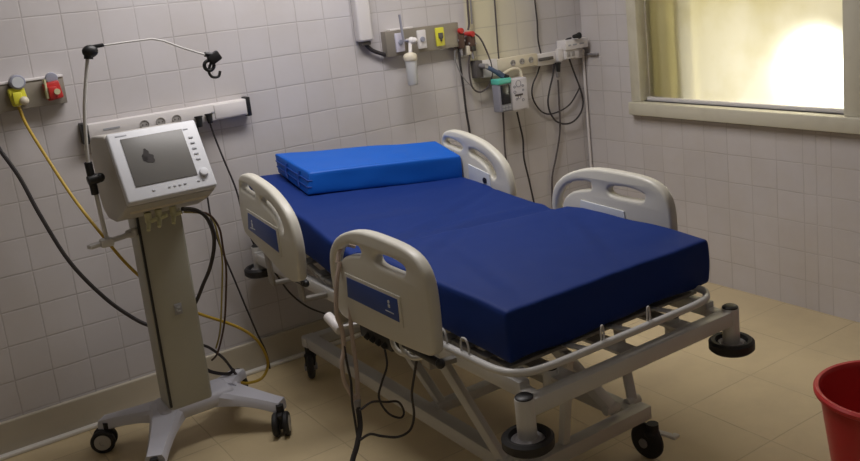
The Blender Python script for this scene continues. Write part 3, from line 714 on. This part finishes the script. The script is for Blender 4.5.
# ---------------------------------------------------------------- cables, hoses
def cable(key, name, label, cat, material, r, group=None, plugs=(), k=8):
    m_ = MB(); m_.tube(PATHS[key], r, k); o = obj(name, m_, material); tag(o, label, cat, group)
    for (p, d, mt_) in plugs:
        q = MB(); p = Vector(p); d = Vector(d); q.cyl(p, p+d, .016, .011, 16, .003); q.cyl(p-d*.12, p+d*.05, .019, n=16); obj('plug', q, mt_, o)
    return o
cable('black_hose_left', 'gas_hose', 'thick black hose sweeping from the left picture edge down behind the trolley column', 'hose', 'cable', .0085)
cable('yellow_hose_a', 'gas_hose', 'long yellow gas hose hanging from the yellow wall regulator to the trolley base', 'hose', 'hose_yellow', .0065)
cable('black_arc', 'breathing_hose', 'thick black hose arching out from under the ventilator screen', 'hose', 'cable', .008)
cable('brown_a', 'sensor_cable', 'brown cable hanging from under the ventilator beside the yellow tube', 'cable', 'brown', .0045)
cable('yellow_short', 'tan_tube', 'thin yellowish tube bundled with the brown cable below the ventilator', 'tube', 'hose_tan', .004)
cable('black_low', 'power_cord', 'black cord running from behind the column base towards the floor', 'cable', 'cable', .006)
cable('black_low2', 'plug_lead', 'short black lead with pale end lying on the trolley base', 'cable', 'cable', .008)

# ---------------------------------------------------------------- fixtures on the back wall
# left gas panel
g = thing('gas_outlet_panel', 'dull steel gas panel at the left picture edge with yellow and red outlets', 'gas panel', (-3.2, 0, 1.44))
k = MB(); k.rbox(-3.60, -2.957, -.045, 0, 1.442, 1.552, .003); go = obj('panel_body', k, 'steel', g)
k = MB(); k.rbox(-3.60, -2.957, -.05, 0, 1.552, 1.562, .002); obj('panel_top', k, 'plastic_white', g)
def outlet_cap(x, z, body, w_):
    k = MB(); k.box((x, -.062, z-.008), (.062, .035, .075), Matrix.Rotation(R(-8), 3, 'Y'), .008); k.box((x-.006, -.085, z-.015), (.034, .022, .05), None, .006)
    return k
rg = thing('gas_regulator', 'yellow gas regulator plugged into the steel panel, feeding the yellow hose', 'regulator', (-3.14, -.045, 1.47))
obj('body', outlet_cap(-3.143, 1.507, 'yellow', .05), 'yellow', rg)
k = MB(); k.cyl((-3.137, -.045, 1.556), (-3.137, -.09, 1.556), .030, .030, 24, .005); d_ = obj('dial', k, 'dial', rg)
k = MB(); k.cyl((-3.137, -.09, 1.556), (-3.137, -.093, 1.556), .022, n=24); obj('dial_face', k, 'label', d_)
k = MB(); k.sph((-3.128, -.10, 1.480), .018); k.cyl((-3.145, -.075, 1.49), (-3.148, -.06, 1.462), .010); obj('release_button', k, 'plastic_cream', rg)
rr_ = thing('gas_connector', 'red gas connector plugged into the steel panel right of the yellow regulator', 'connector', (-3.01, -.045, 1.47))
obj('body', outlet_cap(-3.008, 1.510, 'redp', .05), 'redp', rr_)
k = MB(); k.cyl((-3.004, -.045, 1.553), (-3.004, -.065, 1.553), .024, n=22, bev=.004); obj('dial', k, 'dial', rr_)
k = MB(); k.box((-3.036, -.072, 1.512), (.008, .03, .08), None, .002); k.cyl((-3.0, -.095, 1.498), (-3.0, -.105, 1.498), .012); obj('latch', k, 'tap', rr_)

# left socket trunking
tr_ = thing('socket_trunking', 'white wall trunking with three round sockets behind the ventilator screen', 'power strip', (-2.54, 0, 1.26))
k = MB(); k.rbox(-2.90, -2.185, -.055, 0, 1.262, 1.338, .006); tb = obj('casing', k, 'plastic_white', tr_)
for x0_, x1_ in ((-2.925, -2.902), (-2.188, -2.168)):
    k = MB(); k.rbox(x0_, x1_, -.058, 0, 1.255, 1.345, .003); obj('end_cap', k, 'black', tr_)
def socket(x, z, par, y=-.055, r_=.021, mt='socket'):
    k = MB(); k.lathe([(r_, 0), (r_, .004), (r_*.85, .005), (r_*.8, .0015), (0, .0015)], (x, y, z), (0, -1, 0), 26); o = obj('socket', k, mt, par)
    k = MB()
    for s_ in (-1, 1): k.cyl((x+s_*.008, y-.0012, z), (x+s_*.008, y-.0035, z), .003, n=10)
    obj('contact_holes', k, 'slot', o)
for x in (-2.665, -2.594, -2.522): socket(x, 1.298, tr_)
k = MB(); k.rbox(-2.84, -2.77, -.057, -.054, 1.302, 1.310); obj('small_print', k, 'btn', tr_)
k = MB(); k.rbox(-2.36, -2.27, -.057, -.054, 1.296, 1.304); obj('small_print', k, 'btn', tr_)
k = MB(); k.rbox(-2.345, -2.195, -.060, -.05, 1.268, 1.332, .003); obj('cover_plate', k, 'plastic_white', tr_)
cable('strip_down1', 'power_cord', 'left of the two black plugged cords dropping from the left trunking to the floor', 'cable', 'cable', .0045, None, [((-2.429, -.075, 1.292), (0, -.005, -.045), 'black')])
cable('strip_down2', 'power_cord', 'right of the two plugged black cords, running from the left trunking to the bed', 'cable', 'cable', .0045, None, [((-2.380, -.075, 1.296), (0, -.005, -.04), 'black')])

# white trunk pipe above the bed
k = MB(); k.rbox(-1.548, -1.468, -.06, 0, 1.525, H, .012, 3); tk = obj('cable_trunk', k, 'plastic_white'); tag(tk, 'fat white vertical trunk ending above the bed left of the steel panel', 'pipe')
k = MB(); k.rbox(-1.535, -1.48, -.045, -.01, 1.505, 1.526, .004); obj('open_end', k, 'slot', tk)
cable('pipe_black', 'flex_conduit', 'short black conduit sagging from the fat white trunk to the steel panel', 'cable', 'cable', .010)

# second gas panel
g2 = thing('gas_outlet_panel', 'steel gas panel above the bed with lavender, white and yellow outlets', 'gas panel', (-1.16, 0, 1.43))
k = MB(); k.rbox(-1.395, -.935, -.05, 0, 1.428, 1.560, .004); obj('panel_body', k, 'steel', g2)
k = MB(); k.rbox(-1.36, -1.22, -.045, -.002, 1.560, 1.568, .002); obj('top_ledge', k, 'plastic_white', g2)
for (x, mt) in ((-1.318, 'lav'), (-1.182, 'plastic_white'), (-1.066, 'yellow')):
    k = MB(); k.rbox(x-.026, x+.026, -.062, -.05, 1.448, 1.545, .003); o = obj('outlet_plate', k, mt, g2)
    k = MB(); k.cyl((x, -.062, 1.497), (x, -.07, 1.497), .014, n=20, bev=.002); oc = obj('outlet_socket', k, 'dial' if mt != 'yellow' else 'slot', o)
    if mt == 'yellow':
        k = MB(); k.rbox(x-.013, x+.013, -.068, -.062, 1.502, 1.517); k.beam((x, -.066, 1.5), (x, -.066, 1.472), .010, .006, .001); obj('outlet_symbol', k, 'slot', o)
# humidifier bottle on its flowmeter
hf = thing('humidifier_bottle', 'clear oxygen humidifier bottle with cream cap hanging below the lavender outlet', 'bottle', (-1.29, -.10, 1.27))
k = MB(); k.cyl((-1.275, -.062, 1.500), (-1.275, -.105, 1.500), .011); k.sph((-1.275, -.105, 1.500), .020); k.cyl((-1.285, -.105, 1.49), (-1.297, -.115, 1.44), .010); k.sph((-1.262, -.112, 1.500), .016); obj('flow_valve', k, 'plastic_white', hf)
k = MB(); k.cyl((-1.320, -.10, 1.50), (-1.328, -.10, 1.640), .0065, n=14); k.cyl((-1.275, -.105, 1.50), (-1.320, -.10, 1.505), .006, n=12); obj('flow_tube', k, 'pumpgrey', hf)
k = MB(); k.lathe([(0, 0), (.033, 0), (.036, .006), (.036, .026), (.03, .036), (.014, .042), (0, .044)], (-1.300, -.115, 1.400), n=28); obj('cap', k, 'plastic_cream', hf)
k = MB(); k.lathe([(0, 0), (.024, .002), (.028, .010), (.029, .1), (.031, .125), (.031, .13), (.028, .128), (.026, .10), (.025, .012), (0, .008)], (-1.300, -.115, 1.272), n=28); obj('jar', k, 'clear', hf)
# red capped hose fittings
for i, (x, z, lab) in enumerate(((-.930, 1.512, 'upper left of two red fittings at the right end of the steel panel'), (-.858, 1.487, 'lower right of two red fittings beside the steel panel, holding a looped hose'))):
    q = thing('red_fitting', lab, 'connector', (x, -.03, z-.03), None)
    k = MB(); k.cyl((x, -.0, z), (x, -.07, z), .014, .016, 20, .003); obj('red_cap', k, 'redp', q)
    k = MB(); k.rbox(x-.016, x+.022, -.06, 0, z-.095, z-.012, .006); obj('valve_body', k, 'brown', q)
    k = MB(); k.cyl((x, -.04, z-.08), (x, -.05, z-.135), .009, .007, 14); k.cyl((x-.02, -.05, z-.05), (x+.025, -.055, z-.055), .006); obj('hose_nipple', k, 'hub', q)
k = MB(); k.rbox(-.895, -.845, -.05, 0, 1.375, 1.425, .005); vb = obj('junction_box', k, 'plastic_cream'); tag(vb, 'small cream box on the wall below the red fittings', 'box')
k = MB(); k.cyl((-.86, -.05, 1.41), (-.86, -.065, 1.41), .014); obj('box_knob', k, 'black', vb)
cable('left_down', 'wall_cable', 'dark cable hanging straight from the red fittings down behind the head rail', 'cable', 'cable', .0065)
cable('red_loop', 'looped_hose', 'dark thin hose looping out to the right of the red fittings', 'hose', 'cable_soft', .005)
cable('grey_loop', 'looped_hose', 'pale grey thin tube looping left below the red fittings', 'tube', 'hub', .0035)
cable('top_drop', 'wall_pipe', 'left of two thin dark pipes dropping from above to the red fittings', 'pipe', 'cable_soft', .006)
cable('top_drop2', 'wall_pipe', 'right of two thin pipes dropping from above to the red fittings', 'pipe', 'hub', .005)

# right socket trunking
t2 = thing('socket_trunking', 'cream wall trunking with round sockets and a protruding end box near the room corner', 'power strip', (-.42, 0, 1.24))
k = MB(); k.rbox(-.845, -.795, -.045, 0, 1.24, 1.335, .003); obj('dark_module', k, 'slot', t2)
k = MB(); k.rbox(-.795, -.69, -.042, 0, 1.235, 1.33, .003); obj('plain_module', k, 'plastic_white', t2)
k = MB(); k.rbox(-.69, -.40, -.048, 0, 1.255, 1.325, .004); t2c = obj('casing', k, 'plastic_cream', t2)
for x in (-.585, -.518, -.452): socket(x, 1.292, t2, -.048, .017)
k = MB(); k.rbox(-.40, -.21, -.040, 0, 1.245, 1.315, .004); obj('casing', k, 'plastic_white', t2)
k = MB(); k.rbox(-.39, -.285, -.055, -.04, 1.274, 1.292, .002); obj('dark_strip', k, 'slot', t2)
k = MB(); k.rbox(-.255, -.215, -.062, -.04, 1.255, 1.33, .004); obj('plug_block', k, 'plastic_white', t2)
k = MB(); k.rbox(-.21, -.03, -.085, 0, 1.315, 1.372, .005); k.rbox(-.21, -.10, -.075, 0, 1.262, 1.315, .004); k.rbox(-.10, -.03, -.03, 0, 1.25, 1.315, .003); eb = obj('end_box', k, 'plastic_white', t2)
for x in (-.185, -.15): 
    k = MB(); k.rbox(x-.012, x+.012, -.078, -.074, 1.275, 1.303, .001); obj('socket', k, 'socket', t2)
for (x, w_) in ((-.18, .02), (-.14, .03), (-.085, .035)):
    k = MB(); k.rbox(x-w_/2, x+w_/2, -.087, -.084, 1.338, 1.346); obj('small_print', k, 'btn', t2)
cable('long_loop', 'wall_cable', 'long dark cable dropping from above and swinging in a wide loop near the corner', 'cable', 'cable', .0048)
cable('hang_loop', 'power_cord', 'black power cord with two plugs hanging in a deep loop from the end box', 'cable', 'cable', .0055, None, [((-.115, -.10, 1.392), (-.045, 0, -.002), 'black'), ((-.262, -.062, 1.245), (0, 0, -.05), 'black')])
cable('straight_down', 'wall_cable', 'dark cable hanging straight down from the white block below the corner trunking', 'cable', 'cable_soft', .0055, None, [((-.245, -.03, 1.238), (.004, 0, -.08), 'hub')])
cable('drop_dark', 'wall_pipe', 'thin dark vertical line running from above down to the infusion pump', 'pipe', 'cable_soft', .0045)
k = MB(); k.cyl((-.022, -.02, 0.02), (-.022, -.02, 1.25), .008, n=12); k.cyl((.0-.022, -.02, 1.25), (-.022, -.02, 1.30), .011, n=12); o = obj('conduit_pipe', k, 'plastic_white'); tag(o, 'thin white vertical conduit in the room corner below the trunking', 'pipe')
k = MB(); k.cyl((-.05, -.0, 1.315), (-.05, -.02, 1.315), .012); k.rbox(-.02, -.004, -.14, -.03, 1.262, 1.274, .002); o = obj('wall_hook', k, 'hub'); tag(o, 'small grey bracket on the right wall beside the trunking end', 'bracket')

# infusion pump / monitor
pm = thing('infusion_pump', 'small white pump with teal-topped black display hanging under the socket trunking', 'pump', (-.68, -.06, 1.04))
k = MB(); k.rbox(-.688, -.570, -.12, -.05, 1.030, 1.210, .008, 3); pw = obj('body', k, 'pumpwhite', pm)
k = MB(); k.rbox(-.780, -.690, -.125, -.06, 1.036, 1.205, .007, 3); ph = obj('display_unit', k, 'pumpgrey', pm)
k = MB(); k.rbox(-.784, -.688, -.130, -.06, 1.192, 1.224, .006, 3); obj('teal_top', k, 'teal', pm)
k = MB(); k.rbox(-.768, -.704, -.129, -.124, 1.080, 1.188, .002); obj('display', k, 'pumpblack', ph)
for i in range(3):
    for j in range(2):
        k = MB(); k.rbox(-.766+i*.022, -.750+i*.022, -.129, -.124, 1.046+j*.014, 1.055+j*.014, .001); obj('key', k, 'btn', ph)
for (x, z, r_) in ((-.635, 1.18, .018), (-.665, 1.165, .006), (-.605, 1.165, .006), (-.665, 1.135, .008), (-.605, 1.140, .005), (-.655, 1.095, .006), (-.61, 1.085, .007), (-.635, 1.105, .010)):
    k = MB(); k.torus((x, -.121, z), (0, 1, 0), r_, .0022, 18, 6); obj('dial_ring', k, 'pumpgrey', pw)
k = MB(); k.rbox(-.665, -.61, -.124, -.118, 1.112, 1.122, .002); obj('clip', k, 'cable_soft', pw)
k = MB(); k.beam((-.825, -.09, 1.302), (-.745, -.10, 1.250), .03, .022, .006); k.beam((-.760, -.10, 1.262), (-.715, -.10, 1.228), .02, .03, .005); obj('clamp', k, 'clampblue', pm)
k = MB(); k.cyl((-.83, -.04, 1.305), (-.83, -.105, 1.305), .014); obj('clamp_bolt', k, 'hub', pm)
k = MB(); k.tube([(-.73, -.09, 1.23), (-.70, -.09, 1.25), (-.63, -.08, 1.262), (-.585, -.08, 1.248), (-.580, -.085, 1.205)], .009, 8); obj('carry_handle', k, 'plastic_cream', pm)
k = MB(); k.cyl((-.715, -.10, 1.235), (-.695, -.11, 1.222), .014, n=14); obj('clamp_screw', k, 'black', pm)
cable('pump_down1', 'wall_cable', 'dark cable dropping from beneath the black pump display towards the bed', 'cable', 'cable_soft', .0055)
cable('pump_down2', 'wall_cable', 'wavy dark cable dropping from the white half of the pump behind the bed', 'cable', 'cable', .0055)

pm.location.x += .02
# ---------------------------------------------------------------- cords on the near rail
co_ = MB(); co_.tube(PATHS['cord_a'], .0085, 8); co_.tube(PATHS['cord_b'], .008, 8)
pc = thing('beige_cord', 'beige cord looped over the near bed rail handle, ending in a black lead', 'cable', (-2.46, -1.41, .38))
obj('looped_cord', co_, 'cord', pc)
k = MB(); k.tube([(-2.445, -1.36, .868), (-2.425, -1.35, .905), (-2.395, -1.345, .918), (-2.365, -1.35, .905)], .008, 8); k.tube([(-2.474, -1.415, .40), (-2.470, -1.42, .372), (-2.462, -1.42, .395)], .0085, 8); obj('cord_bend', k, 'cord', pc)
k = MB(); k.cyl((-2.470, -1.421, .385), (-2.474, -1.424, .335), .014, .011, 16, .003); obj('connector', k, 'hub', pc)
k = MB(); k.tube(PATHS['mains'], .010, 8); obj('black_lead', k, 'cable', pc)
cable('mains_side', 'thin_lead', 'thin dark lead hanging just left of the beige looped cord', 'cable', 'cable', .0045)
cable('box_cable_a', 'control_cable', 'black cable curling in a small loop below the bed control box', 'cable', 'cable', .0040)
cable('box_cable_b', 'control_cable', 'black cable hanging in a wide low curve below the rail lever', 'cable', 'cable', .0045)
k = MB(); k.cyl((-2.44, -1.205, .630), (-2.44, -1.30, .600), .019, n=18, bev=.005); o = obj('cord_plug', k, 'plastic_white', bed)
k = MB(); k.beam((-2.43, -1.29, .605), (-2.28, -1.33, .60), .02, .015); obj('plug_holder', k, 'frame', bed)

# ---------------------------------------------------------------- red bin
BX, BY = -1.285, -2.675
bn = thing('waste_bin', 'red plastic waste bin standing on the floor at the right picture edge', 'bin', (BX, BY, 0))
k = MB(); k.lathe([(0, 0), (.135, 0), (.142, .006), (.195, .405), (.191, .405), (.138, .012), (0, .010)], (BX, BY, 0), n=56); obj('bucket', k, 'redbin', bn)
k = MB(); k.lathe([(r_, h_+.02) for r_, h_ in [(.190, .380), (.203, .378), (.211, .384), (.212, .395), (.206, .402), (.196, .401), (.190, .393), (.190, .380)]], (BX, BY, 0), n=56); obj('rim', k, 'redbin', bn)

# ---------------------------------------------------------------- light
def area(name, loc, rot, sx, sy, power, col):
    l = bpy.data.lights.new(name, 'AREA'); l.shape = 'RECTANGLE'; l.size = sx; l.size_y = sy; l.energy = power; l.color = col
    o = bpy.data.objects.new(name, l); C.objects.link(o); o.location = loc; o.rotation_euler = rot; return o
area('ceiling_lamp', (-2.0, -.95, 2.85), (0, 0, 0), 1.6, .5, 43, (1.0, .96, .95))
area('ceiling_lamp_rear', (-2.9, -3.6, 2.85), (0, 0, 0), 1.2, .4, 3.5, (1.0, .94, .88))
# daylight in the light well outside the frosted window
area('daylight_well', (.75, -1.5, 3.1), (0, 0, 0), .9, 2.2, 46, (1, .95, .80))
dl = area('daylight_opening', (.60, -1.27, 1.10), (0, R(90), 0), .44, .40, 5.2, (1, .97, .88)); dl.data.shape = 'ELLIPSE'
wd = bpy.data.worlds.new('world'); wd.use_nodes = True; wd.node_tree.nodes['Background'].inputs[0].default_value = (.55, .6, .7, 1); wd.node_tree.nodes['Background'].inputs[1].default_value = .3
sc.world = wd

# ---------------------------------------------------------------- camera
fpx, yaw, pitch, roll = 895.259, .596, .206, -.102
cam = bpy.data.cameras.new('camera'); co2 = bpy.data.objects.new('camera', cam); C.objects.link(co2)
cyw, syw = math.cos(yaw), math.sin(yaw)
fwd = Vector((syw*math.cos(pitch), cyw*math.cos(pitch), -math.sin(pitch))); right = Vector((cyw, -syw, 0)); up = right.cross(fwd)
r2 = math.cos(roll)*right+math.sin(roll)*up; u2 = -math.sin(roll)*right+math.cos(roll)*up
mw = Matrix((r2, u2, -fwd)).transposed().to_4x4(); mw.translation = Vector((-3.723, -4.091, 1.776)); co2.matrix_world = mw
cam.sensor_fit = 'HORIZONTAL'; cam.sensor_width = 36; cam.lens = fpx*36/860
cam.shift_x = (430-465.804)/860; cam.shift_y = -(230.5-168.429)/860
cam.clip_start = .05
sc.camera = co2
sc.view_settings.view_transform = 'Standard'; sc.view_settings.look = 'None'; sc.view_settings.gamma = 1; sc.view_settings.exposure = 0
sc.view_settings.use_curve_mapping = False
